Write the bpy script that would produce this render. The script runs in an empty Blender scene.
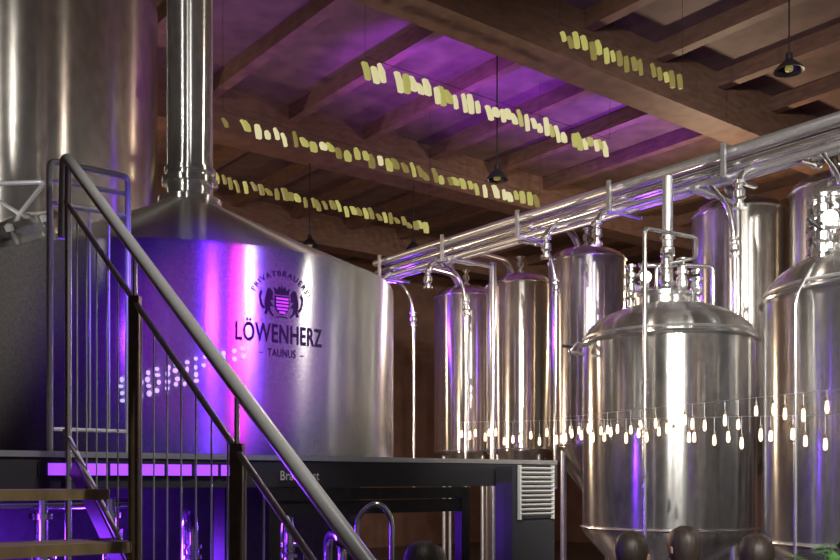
import bpy, math, random
from mathutils import Vector, Matrix
random.seed(7)
scene=bpy.context.scene
scene.view_settings.view_transform='Standard'
COL=scene.collection
# ---------------------------------------------------------------- building axes
A=Vector((-0.617,0.787,0)); B=Vector((0.787,0.617,0))
def st(s,t,z=0): return A*s+B*t+Vector((0,0,z))
ANG=math.atan2(B.y,B.x)      # rotation of the building grid

# ---------------------------------------------------------------- materials
def mat(name,color=(.5,.5,.5),rough=.5,metal=0.,emit=None,estr=0.,noise=None,bump=0.,aniso=0.):
    m=bpy.data.materials.new(name); m.use_nodes=True
    nt=m.node_tree; b=nt.nodes['Principled BSDF']
    b.inputs['Base Color'].default_value=(*color,1); b.inputs['Roughness'].default_value=rough
    b.inputs['Metallic'].default_value=metal
    if emit: 
        b.inputs['Emission Color'].default_value=(*emit,1); b.inputs['Emission Strength'].default_value=estr
    if noise:
        scale,amt,stretch=noise
        tc=nt.nodes.new('ShaderNodeTexCoord'); mp=nt.nodes.new('ShaderNodeMapping'); mp.inputs['Scale'].default_value=stretch
        nz=nt.nodes.new('ShaderNodeTexNoise'); nz.inputs['Scale'].default_value=scale; nz.inputs['Detail'].default_value=5
        cr=nt.nodes.new('ShaderNodeValToRGB')
        cr.color_ramp.elements[0].position=.3; cr.color_ramp.elements[1].position=.7
        cr.color_ramp.elements[0].color=(*[c*(1-amt) for c in color],1)
        cr.color_ramp.elements[1].color=(*[min(1,c*(1+amt)) for c in color],1)
        nt.links.new(tc.outputs['Object'],mp.inputs[0]); nt.links.new(mp.outputs[0],nz.inputs[0])
        nt.links.new(nz.outputs[0],cr.inputs[0]); nt.links.new(cr.outputs[0],b.inputs['Base Color'])
        if bump:
            bp=nt.nodes.new('ShaderNodeBump'); bp.inputs['Strength'].default_value=bump; bp.inputs['Distance'].default_value=.01
            nt.links.new(nz.outputs[0],bp.inputs['Height']); nt.links.new(bp.outputs[0],b.inputs['Normal'])
    if aniso:
        b.inputs['Anisotropic'].default_value=aniso
        tg=nt.nodes.new('ShaderNodeTangent'); tg.direction_type='RADIAL'; tg.axis='Z'
        nt.links.new(tg.outputs[0],b.inputs['Tangent']); b.inputs['Anisotropic Rotation'].default_value=.25
    return m
STEEL_K=mat('brushed_steel_kettle',(.64,.62,.58),.27,.80,noise=(80,.22,(1,1,1)),bump=.025,aniso=.96)
STEEL_T=mat('brushed_steel_tank',(.80,.79,.77),.23,.93,noise=(20,.16,(1,1,.5)),bump=.04,aniso=.96)
STEEL_S=mat('brushed_steel_slim',(.70,.66,.61),.24,.93,noise=(14,.15,(1,1,.5)),bump=.035,aniso=.96)
CHROME=mat('polished_steel',(.86,.85,.84),.20,.95,noise=(20,.05,(1,1,1)))
SATIN=mat('satin_steel',(.68,.68,.70),.34,.84,noise=(30,.06,(1,1,1)))
RAIL=mat('handrail_steel',(.86,.86,.88),.24,.45,noise=(40,.05,(1,1,1)))
DARKST=mat('dark_steel',(.04,.037,.04),.45,.6,noise=(20,.2,(1,1,1)))
BRONZE=mat('bronze_post',(.16,.11,.08),.4,.4,noise=(20,.2,(1,1,1)))
BLACK=mat('black_plastic',(.015,.015,.017),.4,0,noise=(20,.2,(1,1,1)))
WOODB=mat('wood_beam',(.165,.09,.062),.6,0,noise=(5,.25,(1,1,4)),bump=.1)
WOODC=mat('wood_ceiling',(.14,.085,.07),.65,0,noise=(3,.3,(1,1,4)),bump=.1)
TREAD=mat('wood_tread',(.28,.20,.10),.5,0,noise=(6,.35,(1,4,1)))
WALLM=mat('wall_plaster',(.20,.105,.075),.8,0,noise=(2,.2,(1,1,1)))
FLOORM=mat('floor_concrete',(.06,.05,.05),.3,0,noise=(2,.3,(1,1,1)))
INK=mat('print_ink',(.004,.003,.006),.7,0,noise=(30,.1,(1,1,1)))
PINK=mat('print_pink',(.85,.30,.55),.5,0,noise=(30,.1,(1,1,1)))
YEL=mat('lamp_reflection_yellow',(.1,.1,.05),.5,0,emit=(.62,.58,.15),estr=.60,noise=(9,.3,(1,1,1)))  # this and the pale one: glow of the lamp reflections in the window
YELW=mat('lamp_reflection_pale',(.1,.1,.08),.5,0,emit=(.85,.78,.42),estr=.75,noise=(9,.3,(1,1,1)))
YELD=mat('lamp_and_reflection_dim',(.08,.07,.03),.5,0,emit=(.45,.36,.09),estr=.40,noise=(9,.3,(1,1,1)))  # pendant bulbs, and the dimmer lamp reflections
BULB_REFL=mat('bulb_reflection',(1,.9,.7),.3,0,emit=(1,.66,.36),estr=2.4,noise=(9,.05,(1,1,1)))  # glow of the mirrored filament bulbs
LEDP=mat('led_purple',(.4,.1,.8),.4,0,emit=(.28,.05,1.),estr=1.6,noise=(9,.05,(1,1,1)))
GLOWW=mat('led_and_reflection_white',(.9,.9,.9),.4,0,emit=(.70,.9,.80),estr=.55,noise=(9,.05,(1,1,1)))  # machine bay lights, and the reflected spots on the kettle
WHITE=mat('white_enamel',(.75,.73,.70),.45,0,noise=(30,.05,(1,1,1)))
GREY=mat('grey_enamel',(.05,.047,.055),.5,.2,noise=(30,.05,(1,1,1)))
LEAF=mat('leaf',(.07,.22,.04),.5,0,noise=(10,.4,(1,1,1)))
POT=mat('terracotta',(.25,.1,.06),.7,0,noise=(10,.2,(1,1,1)))
SKIN=mat('reflected_guest_skin',(.30,.17,.12),.5,0,noise=(20,.08,(1,1,1)))
HAIR=mat('hair_dark',(.03,.02,.015),.5,0,noise=(50,.3,(1,1,.2)),bump=.4)
CLOTH1=mat('cloth_black',(.02,.02,.025),.85,0,noise=(60,.2,(1,1,1)))
CLOTH2=mat('cloth_red',(.20,.03,.03),.85,0,noise=(60,.2,(1,1,1)))

# ---------------------------------------------------------------- mesh builder
class M:
    def __init__(s): s.v=[];s.f=[];s.fm=[];s.mats=[]
    def mi(s,m):
        if m not in s.mats: s.mats.append(m)
        return s.mats.index(m)
    def add(s,vs,fs,m):
        o=len(s.v); s.v+= [Vector(v) for v in vs]; k=s.mi(m)
        for f in fs: s.f.append([i+o for i in f]); s.fm.append(k)
    def box(s,c,size,m,rot=0.,mx=None):
        hx,hy,hz=[d/2 for d in size]
        R=mx if mx else Matrix.Rotation(rot,3,'Z')
        vs=[Vector(c)+R@Vector((x*hx,y*hy,z*hz)) for x in(-1,1) for y in(-1,1) for z in(-1,1)]
        s.add(vs,[(0,1,3,2),(4,6,7,5),(0,4,5,1),(2,3,7,6),(0,2,6,4),(1,5,7,3)],m)
    def beam(s,p,q,w,h,m):
        p=Vector(p);q=Vector(q);d=(q-p);L=d.length;d.normalize()
        up=Vector((0,0,1)) if abs(d.z)<.95 else Vector((0,1,0))
        y=up.cross(d).normalized(); z=d.cross(y)
        R=Matrix((d,y,z)).transposed()
        s.box((p+q)/2,(L,w,h),m,mx=R)
    def tube(s,pts,r,m,n=14,fil=0.,cap=True):
        P=[Vector(p) for p in pts]
        if fil and len(P)>2:
            Q=[P[0]]
            for i in range(1,len(P)-1):
                a=P[i-1]-P[i]; b=P[i+1]-P[i]; k=min(fil,a.length*.48,b.length*.48)
                a=a.normalized()*k; b=b.normalized()*k
                for j in range(7):
                    t=j/6; Q.append(P[i]+a*(1-t)**2+b*t*t)
            Q.append(P[-1]); P=Q
        d=(P[1]-P[0]).normalized()
        x=d.orthogonal().normalized(); vs=[];fs=[]
        for i,p in enumerate(P):
            if i==0: dn=(P[1]-P[0])
            elif i==len(P)-1: dn=P[-1]-P[-2]
            else: dn=(P[i+1]-P[i]).normalized()+(P[i]-P[i-1]).normalized()
            dn.normalize(); x=(x-dn*x.dot(dn)).normalized(); y=dn.cross(x)
            for j in range(n):
                a=2*math.pi*j/n; vs.append(p+x*math.cos(a)*r+y*math.sin(a)*r)
        for i in range(len(P)-1):
            for j in range(n):
                fs.append((i*n+j,i*n+(j+1)%n,(i+1)*n+(j+1)%n,(i+1)*n+j))
        if cap:
            fs.append(tuple(range(n))[::-1]); fs.append(tuple((len(P)-1)*n+j for j in range(n)))
        s.add(vs,fs,m)
    def lathe(s,prof,c,m,n=32,axis=(0,0,1),sc=(1,1)):
        ax=Vector(axis).normalized(); x=Vector((1,0,0)) if abs(ax.x)<.9 else Vector((0,1,0))
        x=(x-ax*x.dot(ax)).normalized(); y=ax.cross(x); vs=[];fs=[];c=Vector(c)
        for r,z in prof:
            for j in range(n):
                a=2*math.pi*j/n; vs.append(c+ax*z+x*math.cos(a)*r*sc[0]+y*math.sin(a)*r*sc[1])
        for i in range(len(prof)-1):
            for j in range(n): fs.append((i*n+j,i*n+(j+1)%n,(i+1)*n+(j+1)%n,(i+1)*n+j))
        if prof[0][0]>1e-5: fs.append(tuple(range(n))[::-1])
        if prof[-1][0]>1e-5: fs.append(tuple((len(prof)-1)*n+j for j in range(n)))
        s.add(vs,fs,m)
    def ring(s,c,R,r,m,n=64,k=10,axis=(0,0,1)):
        prof=[(R+r*math.cos(2*math.pi*i/k),r*math.sin(2*math.pi*i/k)) for i in range(k+1)]
        ax=Vector(axis)
        x=Vector((1,0,0)) if abs(ax.x)<.9 else Vector((0,1,0)); x=(x-ax*x.dot(ax)).normalized(); y=ax.cross(x); vs=[];fs=[]
        for i in range(k):
            for j in range(n):
                a=2*math.pi*j/n; vs.append(Vector(c)+ax*prof[i][1]+(x*math.cos(a)+y*math.sin(a))*prof[i][0])
        for i in range(k):
            for j in range(n): fs.append((i*n+j,i*n+(j+1)%n,((i+1)%k)*n+(j+1)%n,((i+1)%k)*n+j))
        s.add(vs,fs,m)
    def build(s,name,parent=None,loc=(0,0,0),smooth=True,ang=35):
        me=bpy.data.meshes.new(name); L=Vector(loc)
        me.from_pydata([v-L for v in s.v],[],s.f); 
        for m in s.mats: me.materials.append(m)
        for p,k in zip(me.polygons,s.fm): p.material_index=k; p.use_smooth=smooth
        me.update()
        if smooth: me.set_sharp_from_angle(angle=math.radians(ang))
        o=bpy.data.objects.new(name,me); COL.objects.link(o); o.location=L
        if parent: o.parent=parent; o.matrix_parent_inverse=Matrix.Identity(4); o.location=L-parent.location
        return o
def empty(name,loc=(0,0,0)):
    o=bpy.data.objects.new(name,None); COL.objects.link(o); o.location=loc; o.empty_display_size=.2; return o

# ---------------------------------------------------------------- room shell
def slab(name,s0,s1,t0,t1,z0,z1,m):
    b=M(); b.box(st((s0+s1)/2,(t0+t1)/2,(z0+z1)/2),(t1-t0,s1-s0,z1-z0),m,rot=ANG); return b.build(name,smooth=False)
slab('floor',-8,18.2,-9,18.2,-.1,0,FLOORM)
slab('ceiling',-8,18.2,-9,18.2,6.8,6.9,WOODC)
slab('wall_back',18,18.2,-9,18.2,0,6.8,WALLM)
slab('wall_right',-8,18,18,18.2,0,6.8,WALLM)
slab('wall_left',-8,18,-9.2,-9,0,6.8,WALLM)
for s in (-1.2,3.0,7.2,11.5,15.7):
    b=M(); b.box(st(s,4.5,6.5),(27,.44,.6),WOODB,rot=ANG); b.build('ceiling_beam',smooth=False)
b=M()
t=-8.4
while t<17.8:
    b.box(st(5,t,6.70),(.14,25.8,.20),WOODB,rot=ANG); t+=1.25
b.build('ceiling_rafters',smooth=False)

# ---------------------------------------------------------------- brew kettle
KC=Vector((-1.583,6.4,0)); KR=1.40; DZ=1.72; RZ=2.915
kettle=empty('brew_kettle',(KC.x,KC.y,DZ))
b=M()
b.lathe([(KR-.02,DZ),(KR,DZ+.03),(KR,RZ-.03),(KR-.006,RZ-.008),(KR-.03,RZ),(.9,RZ+.22),(.24,RZ+.545),(.215,RZ+.57)],(KC.x,KC.y,0),STEEL_K,n=128)
b.build('shell',kettle,loc=(KC.x,KC.y,DZ+.6))
b=M()
b.lathe([(.215,3.47),(.215,3.52),(.155,3.55),(.155,3.62),(.19,3.62),(.19,3.66),(.155,3.66),(.155,3.70),(.175,3.70),(.175,3.73),(.155,3.73),(.155,6.79)],(KC.x,KC.y,0),STEEL_T,n=40)
b.build('vapour_stack',kettle,loc=(KC.x,KC.y,5))
def kp(phi,z,off=.003):
    return Vector((KC.x+(KR+off)*math.sin(phi),KC.y-(KR+off)*math.cos(phi),z))
# manway on the cone
b=M()
c=Vector((-2.42,5.75,3.12)); ax=Vector((-.25,-.45,1)).normalized()
b.lathe([(.23,-.12),(.23,.03),(.26,.03),(.26,.06),(.23,.065),(.20,.10),(0,.13)],c,CHROME,n=36,axis=ax)
for j in range(8):
    a=j*math.pi/4; x=ax.orthogonal().normalized(); y=ax.cross(x)
    q=c+x*math.cos(a)*.27+y*math.sin(a)*.27
    b.tube([q-ax*.03,q+ax*.09],.013,CHROME,n=8); b.lathe([(.026,0),(.026,.035),(0,.045)],q+ax*.06,RAIL,n=8,axis=ax)
b.tube([c+ax*.12,c+ax*.12+Vector((-.2,-.2,.12)),c+ax*.12+Vector((.25,-.25,.12)),c+ax*.13],.014,RAIL,fil=.04)
b.build('manway',kettle)
# printed emblem + lettering, wrapped round the shell
PH=math.radians(35.0); CS=.92; CZ=2.595
def wrap(pts2,phi0,z0,off=.003): return [kp(phi0+x*CS/KR,z0+z*CS,off) for x,z in pts2]
def text_raw(body,offset,spc):
    cu=bpy.data.curves.new('t','FONT'); cu.body=body; cu.size=1; cu.align_x='CENTER'; cu.offset=offset; cu.resolution_u=4
    cu.space_character=spc
    ob=bpy.data.objects.new('t',cu); COL.objects.link(ob)
    dg=bpy.context.evaluated_depsgraph_get(); dg.update(); me=ob.evaluated_get(dg).to_mesh()
    V=[v.co.copy() for v in me.vertices]; F=[tuple(p.vertices) for p in me.polygons]
    ob.evaluated_get(dg).to_mesh_clear(); bpy.data.objects.remove(ob); bpy.data.curves.remove(cu)
    w=max(v.x for v in V)-min(v.x for v in V); cx=(max(v.x for v in V)+min(v.x for v in V))/2
    return [((v.x-cx)/w,v.y) for v in V],F
def text_mesh(body,size,width,phi0,z0,m,bd,offset=0.,arc=None):
    V,F=text_raw(body,offset,1.25 if arc else 1.08); out=[]
    for x,z in V:
        x*=width; z*=size
        if arc:
            r=arc+z; a=x/arc; x=r*math.sin(a); z=r*math.cos(a)-arc
        out.append(kp(phi0+x/KR,z0+z))
    bd.add(out,F,m)
b=M()
text_mesh('LÖWENHERZ',.145,.545,PH,2.375,INK,b,offset=.018)
text_mesh('–  TAUNUS  –',.062,.28,PH,2.295,INK,b,offset=.012)
text_mesh('PRIVATBRAUEREI',.044,.40,PH,2.75,INK,b,arc=.18,offset=.01)
def poly(pts,m=INK,mirror=False):
    for sg in ((1,-1) if mirror else (1,)):
        p=[(x*sg,z) for x,z in pts]
        if sg<0: p=p[::-1]
        b.add(wrap(p,PH,CZ),[tuple(range(len(p)))],m)
poly([(-.05,.045),(.05,.045),(.05,-.02),(.035,-.05),(0,-.07),(-.035,-.05),(-.05,-.02)])
def p2(pts,m): b.add(wrap(pts,PH,CZ,.006),[tuple(range(len(pts)))],m)
for k in range(5):
    z=.036-k*.021; w=.043 if z>-.02 else .043-(-.02-z)*.75
    p2([(-w,z),(w,z),(w-.002,z-.013),(-w+.002,z-.013)],PINK)
poly([(-.045,.055),(.045,.055),(.055,.10),(.03,.08),(.02,.11),(.006,.085),(0,.125),(-.006,.085),(-.02,.11),(-.03,.08),(-.055,.10)])
poly([(.056,.02),(.066,.035),(.058,.055),(.066,.075),(.085,.09),(.10,.078),(.105,.05),(.112,.02),(.115,-.01),(.108,-.04),(.118,-.07),(.10,-.075),(.092,-.045),(.085,-.06),(.06,-.085),(.055,-.075),(.075,-.05),(.08,-.02),(.062,-.012),(.056,-.022),(.07,-.002),(.08,.012)],mirror=True)
poly([(.112,-.03),(.130,-.01),(.138,.03),(.128,.06),(.14,.072),(.148,.05),(.148,.01),(.138,-.025),(.118,-.045)],mirror=True)
poly([(-.04,-.082),(0,-.076),(.04,-.082),(.04,-.088),(0,-.083),(-.04,-.088)])
b.build('emblem_print',kettle,smooth=False)

# ---------------------------------------------------------------- tall storage vessel behind the kettle
VC=Vector((-4.05,9.2,0))
ves=empty('storage_vessel',(VC.x,VC.y,DZ))
b=M(); b.lathe([(1.38,DZ+.0),(1.4,DZ+.03),(1.4,6.38),(1.3,6.46),(.9,6.5),(0,6.52)],(VC.x,VC.y,0),STEEL_S,n=96)
b.build('shell',ves,loc=(VC.x,VC.y,4))
b=M(); b.ring((VC.x,VC.y,3.2),1.405,.012,CHROME)
b.build('hoops',ves)

# ---------------------------------------------------------------- platform
deck=empty('brewhouse_platform',st(8,1,1.65))
b=M()
b.box(st(8.0,.2,DZ-.04),(8.0,7.9,.08),DARKST,rot=ANG)
b.box(st(4.02,.2,DZ-.012),(8.0,.07,.025),SATIN,rot=ANG)
b.box(st(4.02,.2,DZ-.09),(8.0,.05,.13),GREY,rot=ANG)
b.box(st(8.0,4.2,DZ-.085),(.05,7.9,.15),GREY,rot=ANG)
b.box(st(6.6,1.0,.80),(7.0,.06,1.58),DARKST,rot=ANG)
for s,t in ((4.2,-3.5),(4.2,2.1),(4.2,4.05),(8,-3.5),(8,4.05),(11.8,-3.5),(11.8,.5),(11.8,4.05),(8,.5)):
    b.box(st(s,t,(DZ-.08)/2),(.12,.12,DZ-.08),DARKST,rot=ANG)
b.build('deck',deck,smooth=False)
b=M()
for k in range(7): b.box(st(3.985,1.22+k*.13,1.645),(.11,.02,.05),LEDP,rot=ANG)
b.box(st(3.99,1.6,1.645),(.95,.01,.06),DARKST,rot=ANG)
b.build('led_strip',deck,smooth=False)
# machine bay under the platform (framed window)
bay=empty('machine_bay_window',st(4.0,2.85,0))
b=M()
t0,t1=2.22,3.44; z0,z1=.05,1.56; s0=4.0
for t in (t0,t1): b.box(st(s0,t,(z0+z1)/2),(.06,.06,z1-z0),DARKST,rot=ANG)
for z in (z0+.03,z1-.03): b.box(st(s0,(t0+t1)/2,z),(t1-t0,.06,.06),DARKST,rot=ANG)
b.box(st(s0,(t0+t1)/2,1.46),(t1-t0,.03,.07),DARKST,rot=ANG)
b.build('frame',bay,smooth=False)
b=M()
V,F=text_raw('Braukunst',.01,1.05)
b.add([st(3.966,2.36+x*.22,1.60+z*.065) for x,z in V],F,WHITE)
b.build('sign_lettering',bay,smooth=False)
b=M(); 
for k in range(4): b.box(st(4.7,2.75+.22*k,1.42),(.05,.12,.02),GLOWW,rot=ANG+.5)
b.build('bay_lights',bay,smooth=False)
# pumps and pipes under the platform
pump=empty('pump_skid',st(4.9,2.6,0)); b=M()
b.box(st(4.9,2.7,.25),(1.5,.7,.1),SATIN,rot=ANG)
for dt in(-.6,.6):
    for ds in(-.25,.25): b.tube([st(4.9+ds,2.7+dt,0),st(4.9+ds,2.7+dt,.25)],.03,SATIN)
for dt,h in ((-.55,1.42),(-.35,1.3),(.05,1.40),(.42,1.25)):
    b.tube([st(4.75,2.7+dt,.3),st(4.75,2.7+dt,h),st(5.1,2.7+dt+.12,h),st(5.1,2.7+dt+.12,.3)],.030,CHROME,fil=.12)
    b.lathe([(.06,0),(.06,.02),(.04,.03),(.04,.06),(.06,.07),(.06,.09)],st(4.75,2.7+dt,.95),CHROME,n=16)
    b.lathe([(.05,0),(.05,.02),(.035,.03),(.035,.05),(.05,.06),(.05,.08)],st(4.75,2.7+dt,h-.25),CHROME,n=16)
b.lathe([(.14,0),(.14,.3),(.1,.34),(.0,.36)],st(4.6,2.9,.45),SATIN,n=24,axis=B)
b.tube([st(4.5,2.2,.6),st(4.5,3.2,.6)],.03,CHROME); b.tube([st(4.5,2.2,1.1),st(4.5,3.2,1.1)],.03,CHROME)
b.build('pipework',pump)
pc=empty('filter_housing',st(4.9,1.2,0)); b=M()
for k,tt in enumerate((.2,.6,1.0,1.4,1.75)):
    b.tube([st(4.9,tt,0),st(4.9,tt,1.5)],.035,CHROME); b.lathe([(.07,0),(.07,.04)],st(4.9,tt,.9+.1*k),CHROME,n=16)
    b.lathe([(.06,0),(.06,.03)],st(4.9,tt,1.40),CHROME,n=16)
b.lathe([(.02,.3),(.18,.45),(.2,.5),(.2,1.2),(.15,1.3),(.03,1.36)],st(5.3,.9,0),CHROME,n=32)
for a in (0,2.1,4.2): b.tube([st(5.3,.9,.5)+Vector((.18*math.cos(a),.18*math.sin(a),0)),st(5.3,.9,0)+Vector((.22*math.cos(a),.22*math.sin(a),0))],.015,CHROME)
b.tube([st(4.9,.1,1.48),st(4.9,1.85,1.48)],.03,CHROME); b.tube([st(4.9,.1,1.25),st(4.9,1.85,1.25)],.02,CHROME)
b.build('housing',pc)
# swan-neck tap in front of the bay
tap=M(); q=st(3.75,2.55,0)
tap.tube([q,q+Vector((0,0,1.43)),q+Vector((.1,0,1.5)),q+Vector((.17,.02,1.42)),q+Vector((.17,.02,1.1))],.014,CHROME,fil=.07)
tap.lathe([(.09,0),(.09,.02),(.03,.03)],q,CHROME,n=20); tap.lathe([(.03,0),(.03,.12)],q+Vector((.17,.02,1.02)),CHROME,n=16)
tap.tube([q+Vector((0,0,1.25)),q+Vector((-.1,-.05,1.3))],.012,BLACK); tap.build('beer_tap')
# control cabinet with louvres
cab=empty('control_cabinet',st(3.85,3.82,0)); b=M()
b.box(st(3.88,3.82,.85),(.34,.14,1.66),GREY,rot=ANG); b.build('body',cab,smooth=False)
b=M(); f=st(3.80,3.82,1.53)
b.box(f,(.27,.012,.30),GREY,rot=ANG)
for sx in(-1,1): b.box(st(3.79,3.82+sx*.133,1.53),(.012,.02,.31),WHITE,rot=ANG)
for k in range(11):
    R=Matrix.Rotation(ANG,3,'Z')@Matrix.Rotation(math.radians(-35),3,'X')
    b.box(st(3.782,3.82,1.405+k*.026),(.265,.018,.008),WHITE,mx=R)
b.build('louvre_panel',cab,smooth=False)

# ---------------------------------------------------------------- staircase
DS=Vector((-.8366,1,0))/1.304; DP=Vector((-.767,-.6416,0))
stair=empty('staircase',(-1.5,3.93,0))
def hr(Y,dz=0.): return Vector((-.136-.8366*(Y-2.3),Y,1.402+.9638*(Y-2.3)+dz))
b=M()
b.tube([hr(2.02,-.95),hr(2.02),hr(3.93),hr(3.93)+DS*.02+Vector((0,0,-.35))],.023,RAIL,n=20,fil=.06)
b.build('handrail',stair)
b=M()
b.tube([hr(2.02,-.19),hr(3.93,-.19)],.011,RAIL)
b.tube([hr(2.02,-1.165),hr(3.93,-1.165)],.012,RAIL)
for off in (0,1.0):
    b.beam(hr(2.02,-1.25)+DP*off,hr(3.86,-1.25)+DP*off,.012,.08,BRONZE)
b.build('lower_rails',stair)
b=M()
Y=2.1
while Y<3.93:
    b.tube([hr(Y,-1.165),hr(Y,-.19)],.0032,SATIN,n=8); Y+=.082
b.build('balusters',stair)
b=M()
for Y in (2.10,2.795,3.373):
    p=hr(Y); b.beam((p.x,p.y,0.0),(p.x,p.y,p.z-.17),.038,.038,BRONZE)
    b.tube([(p.x,p.y,p.z-.17),(p.x,p.y,p.z-.01)],.008,CHROME)
p=hr(3.90); b.tube([(p.x,p.y,0),(p.x,p.y,p.z)],.014,CHROME)
b.build('posts',stair)
b=M()
for k in range(9):
    z=1.545-.187*k; 
    if z<.1: break
    Y=3.654-.190*k; p=Vector((-.136-.8366*(Y-2.3),Y,z))
    c=p+DP*.5; R=Matrix((-DP,DS,Vector((0,0,1)))).transposed()
    b.box(c,(1.0,.26,.04),TREAD,mx=R)
b.build('treads',stair,smooth=False)
# platform guard
g=empty('platform_guardrail',(-1.5,4.1,DZ)); b=M()
ga=Vector((-1.60,4.02,0)); gb=Vector((-1.33,4.235,0))
z=Vector((0,0,1))
b.tube([ga+z*DZ,ga+z*2.98,gb+z*2.98,gb+z*DZ],.014,RAIL,fil=.03)
for h in (2.80,2.90): b.tube([ga+z*h,gb+z*h],.010,RAIL)
for k in range(1,4):
    q=ga.lerp(gb,k/4); b.tube([q+z*(DZ+.1),q+z*2.8],.005,SATIN,n=8)
b.tube([ga+z*(DZ+.1),gb+z*(DZ+.1)],.010,RAIL)
b.build('rails',g)

# ---------------------------------------------------------------- tanks
def valve(b,c,s=1.,ax=(0,0,1)):
    b.lathe([(.03*s,-.10*s),(.055*s,-.10*s),(.055*s,-.075*s),(.03*s,-.07*s),(.03*s,-.04*s),(.05*s,-.02*s),(.05*s,.03*s),(.03*s,.05*s),(.03*s,.08*s),(.055*s,.085*s),(.055*s,.11*s),(.0,.11*s)],c,CHROME,n=16,axis=ax)
def big_tank(s_,x,y,R,ztop,zbot,dome=.36):
    e=empty('fermentation_tank',(x,y,0))
    b=M()
    pr=[(.08,zbot-.75),(.10,zbot-.72),(R-.03,zbot-.02),(R,zbot+.03),(R,ztop)]
    for k in range(1,9):
        a=k/8*math.pi/2*.93; pr.append((R*math.cos(a),ztop+dome*math.sin(a)))
    pr.append((0.0,ztop+dome))
    b.lathe(pr,(x,y,0),STEEL_T,n=96); b.build('shell',e,loc=(x,y,ztop/2))
    b=M()
    b.ring((x,y,ztop),R+.012,.02,CHROME); b.ring((x,y,zbot+.06),R+.006,.012,CHROME)
    b.ring((x,y,ztop+.05),R-.01,.012,SATIN)
    for k in range(4):
        a=k*math.pi/2+.7; q=Vector((x+(R-.1)*math.cos(a),y+(R-.1)*math.sin(a),0))
        b.tube([q,q+Vector((0,0,zbot-.0))],.04,SATIN); b.lathe([(.08,0),(.08,.02),(.04,.03)],q,SATIN,n=16)
    b.build('frame',e)
    b=M(); zt=ztop+dome
    c=Vector((x-.06,y-.05,zt-.03))
    b.lathe([(.27,-.1),(.27,.06),(.30,.06),(.30,.09),(.27,.10),(.2,.14),(.0,.16)],c,CHROME,n=40)
    for k in range(8):
        a=k*math.pi/4; q=c+Vector((.30*math.cos(a),.30*math.sin(a),.04)); b.tube([q-Vector((0,0,.05)),q+Vector((0,0,.10))],.012,CHROME,n=8)
        b.lathe([(.022,0),(.03,.015),(.022,.04),(0,.045)],q+Vector((0,0,.08)),SATIN,n=10)
    for dx,dy,h in ((-.34,-.02,.24),(-.22,.0,.26),(-.05,-.12,.34),(.12,-.02,.30),(.28,.08,.22),(.02,.15,.42)):
        q=Vector((x+dx,y+dy,zt))
        b.tube([q-Vector((0,0,.12)),q+Vector((0,0,h))],.024,CHROME); valve(b,q+Vector((0,0,h*.55)),1.1); valve(b,q+Vector((0,0,h)),.9)
    b.tube([(x-.22,y,zt+.24),(x-.22,y,zt+.34),(x+.12,y-.02,zt+.34),(x+.42,y+.05,zt+.34),(x+.42,y+.05,zt-.1)],.02,CHROME,fil=.05)
    b.tube([(x-.34,y-.05,zt+.18),(x-.20,y,zt+.16)],.012,BLACK); b.tube([(x+.12,y-.02,zt+.22),(x+.26,y-.1,zt+.24)],.012,BLACK)
    b.lathe([(0,0),(.05,0),(.05,.02),(0,.02)],(x-.22,y-.08,zt+.22),SATIN,n=20,axis=(0,-1,0))
    b.lathe([(.052,0),(.052,.018)],(x-.22,y-.07,zt+.22),CHROME,n=20,axis=(0,-1,0))
    b.build('top_fittings',e)
    return e
T1=big_tank(0,2.22,8.33,.755,2.82,1.12)
T0=big_tank(0,3.10,6.25,.75,2.82,1.12)
b=M()
b.tube([(1.47,8.2,2.78),(1.36,8.12,2.80),(1.30,8.10,2.72),(1.44,8.18,2.70)],.016,CHROME,fil=.03)
b.tube([(1.32,8.10,2.76),(1.24,8.05,2.76)],.014,BLACK); b.build('side_lever',T1)
b=M()
b.tube([(1.80,7.45,.3),(1.80,7.45,3.62),(2.30,7.75,3.62),(2.42,8.15,3.55),(2.10,8.25,3.50),(2.10,8.28,3.15)],.017,CHROME,fil=.05)
valve(b,(1.80,7.45,2.35),.6); valve(b,(1.80,7.45,1.6),.6)
b.build('cleaning_pipe',T1)
b=M()
b.tube([(2.36,5.85,.3),(2.36,5.85,2.75),(2.50,5.92,2.98),(2.62,6.0,2.98)],.012,CHROME,fil=.06)
b.build('cleaning_pipe',T0)
# shoulder fittings on the near tank
b=M()
for x,y,h in ((2.58,5.98,.36),(2.66,6.28,.42),(2.74,5.86,.30)):
    z0=2.98; b.tube([(x,y,z0),(x,y,z0+h)],.026,CHROME); valve(b,(x,y,z0+h*.5),1.0); valve(b,(x,y,z0+h),.9)
b.lathe([(.09,-.03),(.09,.06),(.11,.06),(.11,.09),(.06,.12),(0,.125)],(2.66,6.1,3.04),CHROME,n=24)
b.tube([(2.58,5.98,3.34),(2.58,5.98,3.46),(2.74,5.86,3.46),(2.74,5.86,3.28)],.02,CHROME,fil=.06)
b.tube([(2.58,5.96,3.2),(2.44,5.85,3.24)],.011,BLACK)
b.lathe([(0,0),(.05,0),(.05,.02),(0,.02)],(2.60,5.90,3.26),SATIN,n=20,axis=(-.4,-1,0))
b.build('shoulder_fittings',T0)

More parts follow.
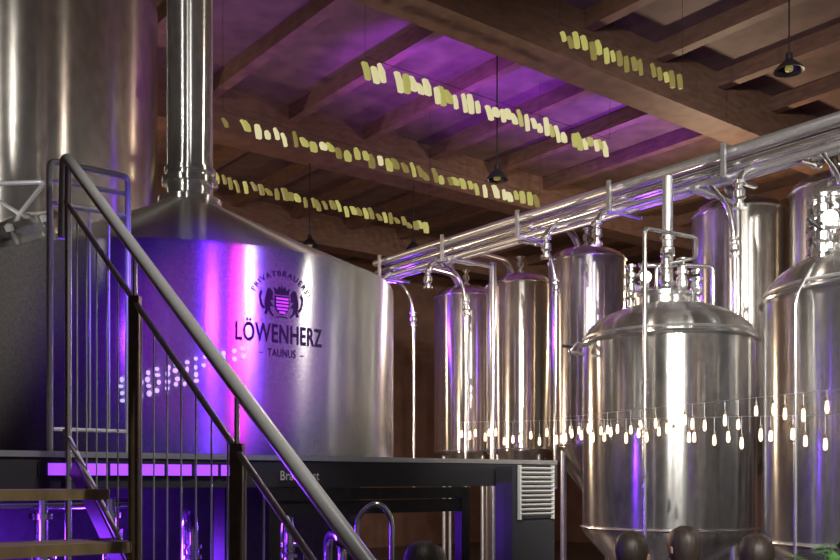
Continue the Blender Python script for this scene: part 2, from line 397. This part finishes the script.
def slim_tank(s,t,R=.47,ztop=4.35,zbot=2.0):
    c=st(s,t); e=empty('conditioning_tank',(c.x,c.y,0)); b=M()
    pr=[(.05,zbot-.55),(R-.03,zbot-.03),(R,zbot),(R,ztop-.06)]
    for k in range(1,7):
        a=k/6*math.pi/2*.93; pr.append((R*math.cos(a),ztop-.06+.18*math.sin(a)))
    pr.append((0,ztop+.12))
    b.lathe(pr,(c.x,c.y,0),STEEL_S,n=72); b.build('shell',e,loc=(c.x,c.y,3))
    b=M(); b.ring((c.x,c.y,ztop-.06),R+.005,.012,CHROME); b.ring((c.x,c.y,zbot+.02),R+.005,.012,CHROME)
    for k in range(4):
        a=k*math.pi/2+.6; q=Vector((c.x+(R-.07)*math.cos(a),c.y+(R-.07)*math.sin(a),0)); b.tube([q,q+Vector((0,0,zbot))],.03,SATIN)
    b.build('frame',e)
    b=M(); q=st(s,t,ztop+.08); b.tube([q,q+Vector((0,0,.22))],.03,CHROME); valve(b,q+Vector((0,0,.16)),1.1)
    b.tube([st(s-.15,7.42,4.34),st(s-.15,7.62,4.34),st(s-.15,7.80,4.62),st(s,t-.25,4.62),st(s,t-.12,4.40)],.042,CHROME,fil=.13)
    b.tube([st(s-.35,7.36,4.36),st(s-.35,7.70,4.2),st(s-.35,7.80,3.9),st(s-.35,7.80,1.5)],.024,CHROME,fil=.15)
    valve(b,st(s-.35,7.80,3.8),.9); valve(b,st(s-.15,7.60,4.36),1.1,ax=B)
    b.build('fittings',e)
for s,t in ((10.44,9.05),(9.35,9.10),(7.78,8.72),(5.46,8.43),(4.38,8.45),(3.2,8.5)): slim_tank(s,t)

# ---------------------------------------------------------------- pipe rack
rack=empty('pipe_rack',st(6,7.3,4.4)); b=M()
for dt,dz,r in ((0,.08,.045),(.02,-.04,.036),(0,-.14,.030),(.16,.10,.032),(.16,-.02,.032),(.30,.08,.036),(.30,-.08,.028)):
    b.tube([st(1.6,7.27+dt,4.44+dz),st(10.25,7.27+dt,4.44+dz)],r,SATIN if dz>.05 or r<.031 else CHROME)
b.build('pipes',rack)
b=M()
s=2.2
while s<10.3:
    b.box(st(s,7.42,4.28),(.48,.04,.03),SATIN,rot=ANG); b.box(st(s,7.16,4.42),(.03,.04,.30),SATIN,rot=ANG); s+=1.3
b.build('brackets',rack,smooth=False)
b=M()
for s in (3.0,5.15,8.6):
    b.tube([st(s,7.9,0),st(s,7.9,4.32)],.045,CHROME); b.tube([st(s,7.9,4.27),st(s,7.2,4.27)],.03,SATIN)
b.tube([st(5.35,7.10,4.4),st(5.35,7.10,3.35)],.05,SATIN); valve(b,st(5.35,7.10,3.7),1.3)
b.tube([st(3.4,7.2,4.4),st(3.4,6.95,4.2),st(3.25,6.55,3.9),st(3.2,6.4,3.3)],.045,CHROME,fil=.15)
for s in (4.6,6.2,6.9,8.9,9.9):
    b.tube([st(s,7.27,4.32),st(s,7.10,4.22),st(s,7.10,3.95)],.032,CHROME,fil=.1); valve(b,st(s,7.10,4.05),1.1)
b.build('drop_pipes',rack)

# ---------------------------------------------------------------- ceiling pendants
def pendant(x,y,z,r=.14):
    b=M()
    b.tube([(x,y,z+.16),(x,y,6.8)],.008,BLACK,n=8)
    b.lathe([(.0,.17),(.03,.16),(.035,.10),(.07,.07),(r,.0),(r+.005,-.015),(r-.01,-.012),(.06,.055),(.0,.06)],(x,y,z),DARKST,n=32)
    b.lathe([(0,-.02),(.035,-.01),(.04,.02),(.02,.06)],(x,y,z),YELD,n=16)
    b.build('pendant_lamp')
pendant(3.6,9.07,5.6); pendant(.87,10.5,5.0,.12); pendant(-1.6,13.5,5.0,.13); pendant(-.1,14.5,5.2,.12)

# ---------------------------------------------------------------- lamp reflections in the window, built as glowing strings below the ceiling
def lamp_reflection_row(p,q,n,w,h,mats,seed,gap=.08):
    rnd=random.Random(seed); p=Vector(p);q=Vector(q); b=M(); d=(q-p).normalized()
    b.tube([p+Vector((0,0,h*.75)),q+Vector((0,0,h*.75))],.003,BLACK,n=6)
    for e in (p,q): b.tube([e+Vector((0,0,h*.75)),Vector((e.x,e.y,6.8))],.002,BLACK,n=6)
    for i in range(n):
        f=(i+.5+rnd.uniform(-.2,.2))/n
        if rnd.random()<gap: continue
        c=p.lerp(q,f)+Vector((0,0,rnd.uniform(-.03,.03))); ww=w*rnd.uniform(.35,1.0); hh=h*rnd.uniform(.5,1.15); m=mats[rnd.randrange(len(mats))]
        sh=rnd.uniform(.4,1.2)*w*.7; tw=rnd.uniform(.3,.9)
        vs=[]
        for dz,k,o in ((-hh/2,.8,0),(hh*.1,1.,sh*.4),(hh/2,tw,sh)):
            for sx,sy in((-1,-1),(1,-1),(1,1),(-1,1)):
                vs.append(c+d*(sx*ww/2*k-o)+Vector((-d.y,d.x,0))*(sy*.02)+Vector((0,0,dz)))
        fs=[(0,3,2,1),(8,9,10,11)]
        for r in(0,4):
            for j in range(4): fs.append((r+j,r+(j+1)%4,r+4+(j+1)%4,r+4+j))
        b.add(vs,fs,m)
    b.build('lamp_reflection_row',smooth=False)
lamp_reflection_row((-.536,9.07,5.6),(2.3,11.27,5.6),38,.080,.17,[YEL,YELW,YELW],3)
lamp_reflection_row((-1.98,9.34,5.2),(1.56,12.1,5.2),40,.080,.14,[YEL,YEL,YELW,YELD],4)
lamp_reflection_row((-2.35,10.5,5.0),(.137,12.6,5.0),32,.075,.12,[YELD,YELD,YEL],5)
lamp_reflection_row((1.32,8.78,5.8),(2.78,9.85,5.8),18,.055,.15,[YEL,YELD,YEL],6)

# ---------------------------------------------------------------- window reflection of filament bulbs, built as glowing strings
def bulb_reflection_row(p,q,n,seed,amp):
    rnd=random.Random(seed); p=Vector(p);q=Vector(q); b=M()
    b.tube([p+Vector((0,0,.12)),q+Vector((0,0,.12))],.0012,SATIN,n=6)
    for i in range(n):
        f=(i+.5+rnd.uniform(-.3,.3))/n; c=p.lerp(q,f)+Vector((0,rnd.uniform(-.06,.06),rnd.uniform(-amp,amp)))
        b.tube([c+Vector((0,0,.05)),Vector((c.x,c.y,p.lerp(q,f).z+.12))],.0012,SATIN,n=6)
        k=rnd.uniform(.7,1.1)
        b.lathe([(.008,.05),(.010,.030)],c,BRONZE,n=10)
        b.lathe([(.0,-.038*k),(.008,-.033*k),(.0115,-.015),(.010,.010),(.007,.030)],c,BULB_REFL,n=12)
    b.build('filament_bulb_reflections')
bulb_reflection_row((.34,7.9,1.97),(2.05,4.55,1.80),34,1,.04)
bulb_reflection_row((1.05,7.2,1.96),(2.20,4.75,1.95),22,2,.05)
# reflected light spots, added as glowing discs on the kettle front
b=M(); rnd=random.Random(9)
for i in range(14):
    for j in range(4):
        if j>1 and i>8: continue
        x=-1.60+i*.048+rnd.uniform(-.008,.008); zz=2.14+.014*i-j*.038+rnd.uniform(-.006,.006); phi=math.asin((x-KC.x)/(KR+.01)); 
        p=Vector((x,KC.y-(KR+.012)*math.cos(phi),zz))
        b.lathe([(.0,-.006),(.015,-.004),(.015,.004),(0,.008)],p,GLOWW,n=8,axis=(math.sin(phi),-math.cos(phi),0),sc=(rnd.uniform(.6,1),rnd.uniform(.6,1.1)))
b.build('spot_reflections',smooth=False)

# ---------------------------------------------------------------- plant
pl=empty('potted_plant',(2.22,4.95,0)); b=M()
b.lathe([(.14,0),(.19,.4),(.20,.42),(.18,.42),(.17,.38),(0,.38)],(2.22,4.95,0),POT,n=28); b.build('pot',pl)
b=M(); rnd=random.Random(4)
for i in range(90):
    a=rnd.uniform(0,6.28); r=rnd.uniform(.02,.22); h=rnd.uniform(.6,1.27); L=rnd.uniform(.10,.2)
    base=Vector((2.22+r*math.cos(a)*.5,4.95+r*math.sin(a)*.5,.38)); tip=Vector((2.22+r*math.cos(a),4.95+r*math.sin(a),h))
    b.tube([base,tip],.003,LEAF,n=5)
    d=Vector((math.cos(a),math.sin(a),rnd.uniform(-.2,.5))).normalized(); sd=Vector((-math.sin(a),math.cos(a),0))*.03
    b.add([tip,tip+d*L*.4+sd,tip+d*L,tip+d*L*.4-sd],[(0,1,2,3)],LEAF)
b.build('leaves',pl,smooth=False)

# ---------------------------------------------------------------- guests mirrored in the window, built as solid seated figures
def reflected_person(x,y,face,cloth,hair_long=False):
    e=empty('reflected_guest',(x,y,0)); R=Matrix.Rotation(face,4,'Z')
    V=[];E=[];RD=[]
    def v(p,r,par=None):
        V.append(p);RD.append(r if isinstance(r,tuple) else (r,r))
        if par is not None: E.append((par,len(V)-1))
        return len(V)-1
    pel=v((0,0,.57),(.15,.11)); sp=v((0,.0,.70),(.13,.10),pel); ch=v((0,.02,.90),(.16,.11),sp); nk=v((0,.01,1.03),(.06,.055),ch); v((0,-.01,1.10),(.05,.05),nk)
    ends=[]
    for sg in(-1,1):
        sh=v((sg*.18,.02,.98),(.06,.06),ch); el=v((sg*.25,-.05,.72),(.042,.042),sh); wr=v((sg*.16,-.30,.66),(.028,.028),el); ends.append((sg,wr))
        hp=v((sg*.10,-.03,.545),(.09,.085),pel); kn=v((sg*.13,-.44,.52),(.062,.062),hp); an=v((sg*.13,-.42,.10),(.04,.04),kn); v((sg*.14,-.58,.05),(.035,.03),an)
    me=bpy.data.meshes.new('body'); me.from_pydata([R@Vector(p) for p in V],E,[]); me.materials.append(cloth)
    ob=bpy.data.objects.new('body',me); COL.objects.link(ob); ob.parent=e
    sk=ob.modifiers.new('s','SKIN'); 
    for i,r in enumerate(RD): me.skin_vertices[0].data[i].radius=r
    me.skin_vertices[0].data[0].use_root=True
    sk.use_smooth_shade=True; sb=ob.modifiers.new('b','SUBSURF'); sb.levels=2; sb.render_levels=2
    for sg,wr in ends:
        V2=[];E2=[];R2=[]
        w=Vector((sg*.16,-.30,.66)); d=Vector((-sg*.1,-.95,-.25)).normalized(); sd=Vector((1,0,0))
        V2.append(w);R2.append(.026); V2.append(w+d*.05);R2.append(.03);E2.append((0,1)); V2.append(w+d*.085);R2.append(.028);E2.append((1,2))
        for k,(o,L) in enumerate(((-.027,.07),(-.009,.08),(.009,.076),(.027,.06))):
            a=w+d*.09+sd*o; V2.append(a);R2.append(.010);E2.append((2,len(V2)-1))
            V2.append(a+d*L*.5);R2.append(.009);E2.append((len(V2)-2,len(V2)-1)); V2.append(a+d*L*.85+Vector((0,0,-L*.4)));R2.append(.008);E2.append((len(V2)-2,len(V2)-1))
        a=w+d*.03-sd*sg*.03; V2.append(a);R2.append(.012);E2.append((1,len(V2)-1)); V2.append(a+d*.04-sd*sg*.025);R2.append(.010);E2.append((len(V2)-2,len(V2)-1))
        m2=bpy.data.meshes.new('hand'); m2.from_pydata([R@p for p in V2],E2,[]); m2.materials.append(SKIN)
        o2=bpy.data.objects.new('hand',m2); COL.objects.link(o2); o2.parent=e
        sk=o2.modifiers.new('s','SKIN'); sk.use_smooth_shade=True
        for i,r in enumerate(R2): m2.skin_vertices[0].data[i].radius=(r,r)
        m2.skin_vertices[0].data[0].use_root=True; sb=o2.modifiers.new('b','SUBSURF'); sb.levels=1; sb.render_levels=1
    b=M()
    b.lathe([(0,-.125),(.035,-.118),(.052,-.09),(.066,-.04),(.076,.02),(.076,.06),(.06,.10),(.03,.12),(0,.125)],(0,-.03,1.19),SKIN,n=28,sc=(1,1.22))
    b.lathe([(0,.035),(.010,.02),(.016,-.012),(.0,-.02)],(0,-.125,1.185),SKIN,n=10)
    for sg in(-1,1):
        b.lathe([(0,-.03),(.012,-.02),(.016,.01),(0,.03)],(sg*.077,-.02,1.185),SKIN,n=10)
        b.lathe([(0,-.006),(.011,0),(0,.006)],(sg*.030,-.112,1.205),BLACK,n=10,axis=(0,-1,0))
    b.box((0,-.112,1.135),(.045,.012,.010),CLOTH2)
    z0=-.10 if hair_long else -.03
    b.lathe([(.050,z0-.04),(.078,z0),(.088,.03),(.086,.07),(.068,.112),(.035,.135),(0,.14)],(0,.005,1.19),HAIR,n=28,sc=(1,1.1))
    b.v=[R@p+Vector((x,y,0)) for p in b.v]
    b.build('head',e)
    b=M(); b.lathe([(.02,.40),(.17,.40),(.18,.43),(.16,.45),(0,.45)],(x,y,0),TREAD,n=28)
    for k in range(4):
        a=k*math.pi/2+.78; b.tube([(x+.12*math.cos(a),y+.12*math.sin(a),.41),(x+.18*math.cos(a),y+.18*math.sin(a),0)],.014,BLACK)
    b.ring((x,y,.18),.155,.008,BLACK,n=32,k=8); b.build('bar_stool',smooth=True)
reflected_person(1.14,5.0,2.6,CLOTH1); reflected_person(1.58,5.55,3.6,CLOTH1,True); reflected_person(1.72,4.75,2.9,CLOTH2); reflected_person(.02,4.2,2.5,CLOTH1,True)

# ---------------------------------------------------------------- lights
def spot(name,loc,tgt,col,e,ang=60,blend=.6,r=.08):
    l=bpy.data.lights.new(name,'SPOT'); l.color=col; l.energy=e; l.spot_size=math.radians(ang); l.spot_blend=blend; l.shadow_soft_size=r
    o=bpy.data.objects.new(name,l); COL.objects.link(o); o.location=loc
    o.rotation_euler=(Vector(tgt)-Vector(loc)).to_track_quat('-Z','Y').to_euler(); return o
def point(name,loc,col,e,r=.08):
    l=bpy.data.lights.new(name,'POINT'); l.color=col; l.energy=e; l.shadow_soft_size=r
    o=bpy.data.objects.new(name,l); COL.objects.link(o); o.location=loc
W=(1,.96,.88)
PUR=(.10,.012,1.)
spot('purple_floodlight',(.6,1.3,3.0),(-1.10,5.1,2.35),PUR,800,22,.35,.22)
spot('purple_floodlight',(2.2,2.2,3.0),(-.85,5.2,2.35),PUR,330,18,.4,.2)
spot('magenta_spotlight',(2.1,1.2,2.8),(-1.0,5.13,2.35),(.9,.01,.8),620,15,.6,.03)
# unseen spots added for bright streaks on the tanks on the right
for x,y,z,e in ((.3,-.6,4.2,460),(1.4,-1.4,4.0,380),(2.4,-1.0,4.2,520),(4.2,.2,4.4,620),(5.6,2.6,4.4,340)):
    spot('added_spotlight',(x,y,z),(3.2,8.5,2.6),W,e*1.9,52,.5,.045)
# unseen spots added to brighten the kettle ends, stair, stack and vessel
spot('added_spotlight',(-3.6,1.6,3.8),(-3.0,6.2,3.0),W,330,44,.6,.05)
spot('added_spotlight',(3.4,4.6,4.6),(-.25,5.9,2.4),W,330,22,.6,.05)
spot('added_spotlight',(2.6,1.6,4.6),(-.55,5.5,2.5),W,120,20,.6,.04)
spot('added_spotlight',(-1.2,-1.6,4.6),(-3.2,9.0,5.0),W,260,30,.6,.05)
spot('added_spotlight',(.6,-.8,4.4),(-1.6,6.4,5.0),W,420,20,.5,.05)
spot('added_spotlight',(-3.4,1.8,4.6),(-1.6,6.4,4.9),W,260,26,.5,.05)
spot('added_spotlight',(.9,1.6,5.6),(-.9,3.1,2.1),W,420,40,.6,.06)
point('fill_light',tuple(st(8,11.8,4.4)),(1,.75,.5),260,.1)  # unseen warm fill points, added to lift ceiling, walls and kettle
point('fill_light',tuple(st(13,3,4.4)),(1,.72,.5),200,.1)
point('fill_light',tuple(st(9,6,2.2)),(1,.75,.5),120,.1)
point('fill_light',tuple(st(4.5,4.2,4.8)),(1,.85,.7),28,.1)
spot('purple_uplight',(.1,11.3,5.4),(.15,11.7,6.8),(.35,.04,1),230,105,.5,.1)
spot('purple_uplight',(1.3,12.3,5.4),(1.3,12.6,6.8),(.30,.04,1),170,100,.5,.1)
spot('purple_uplight',(2.9,13.4,5.4),(2.9,13.7,6.8),(.30,.04,1),170,105,.5,.1)
spot('purple_uplight',(-1.8,10.6,4.9),(-1.6,10.7,6.8),(.30,.05,1),80,120,.8,.1)
point('purple_glow',tuple(st(5.4,1.8,1.1)),(.2,.03,1.),50,.1)
point('purple_glow',tuple(st(4.4,1.0,1.3)),(.2,.03,1.),14,.1)
point('purple_glow',tuple(st(5.2,3.0,1.35)),(.2,.03,1.),20,.1)
point('purple_glow',(-1.75,4.45,2.35),(.2,.03,1.),5,.05)
point('purple_glow',tuple(st(10.5,7.9,3.9)),(.2,.03,1.),30,.1)
point('purple_glow',tuple(st(6.4,7.8,3.6)),(.2,.03,1.),30,.1)
w=bpy.data.worlds.new('World'); scene.world=w; w.use_nodes=True
w.node_tree.nodes['Background'].inputs[0].default_value=(.56,.54,.55,1); w.node_tree.nodes['Background'].inputs[1].default_value=.18

# ---------------------------------------------------------------- camera
cam=bpy.data.cameras.new('camera'); co=bpy.data.objects.new('camera',cam); COL.objects.link(co)
co.location=(0,0,1.6); co.rotation_euler=(math.radians(90),0,0)
cam.sensor_width=36; cam.lens=930/840*36; cam.shift_y=200/840; cam.clip_start=.05
scene.camera=co
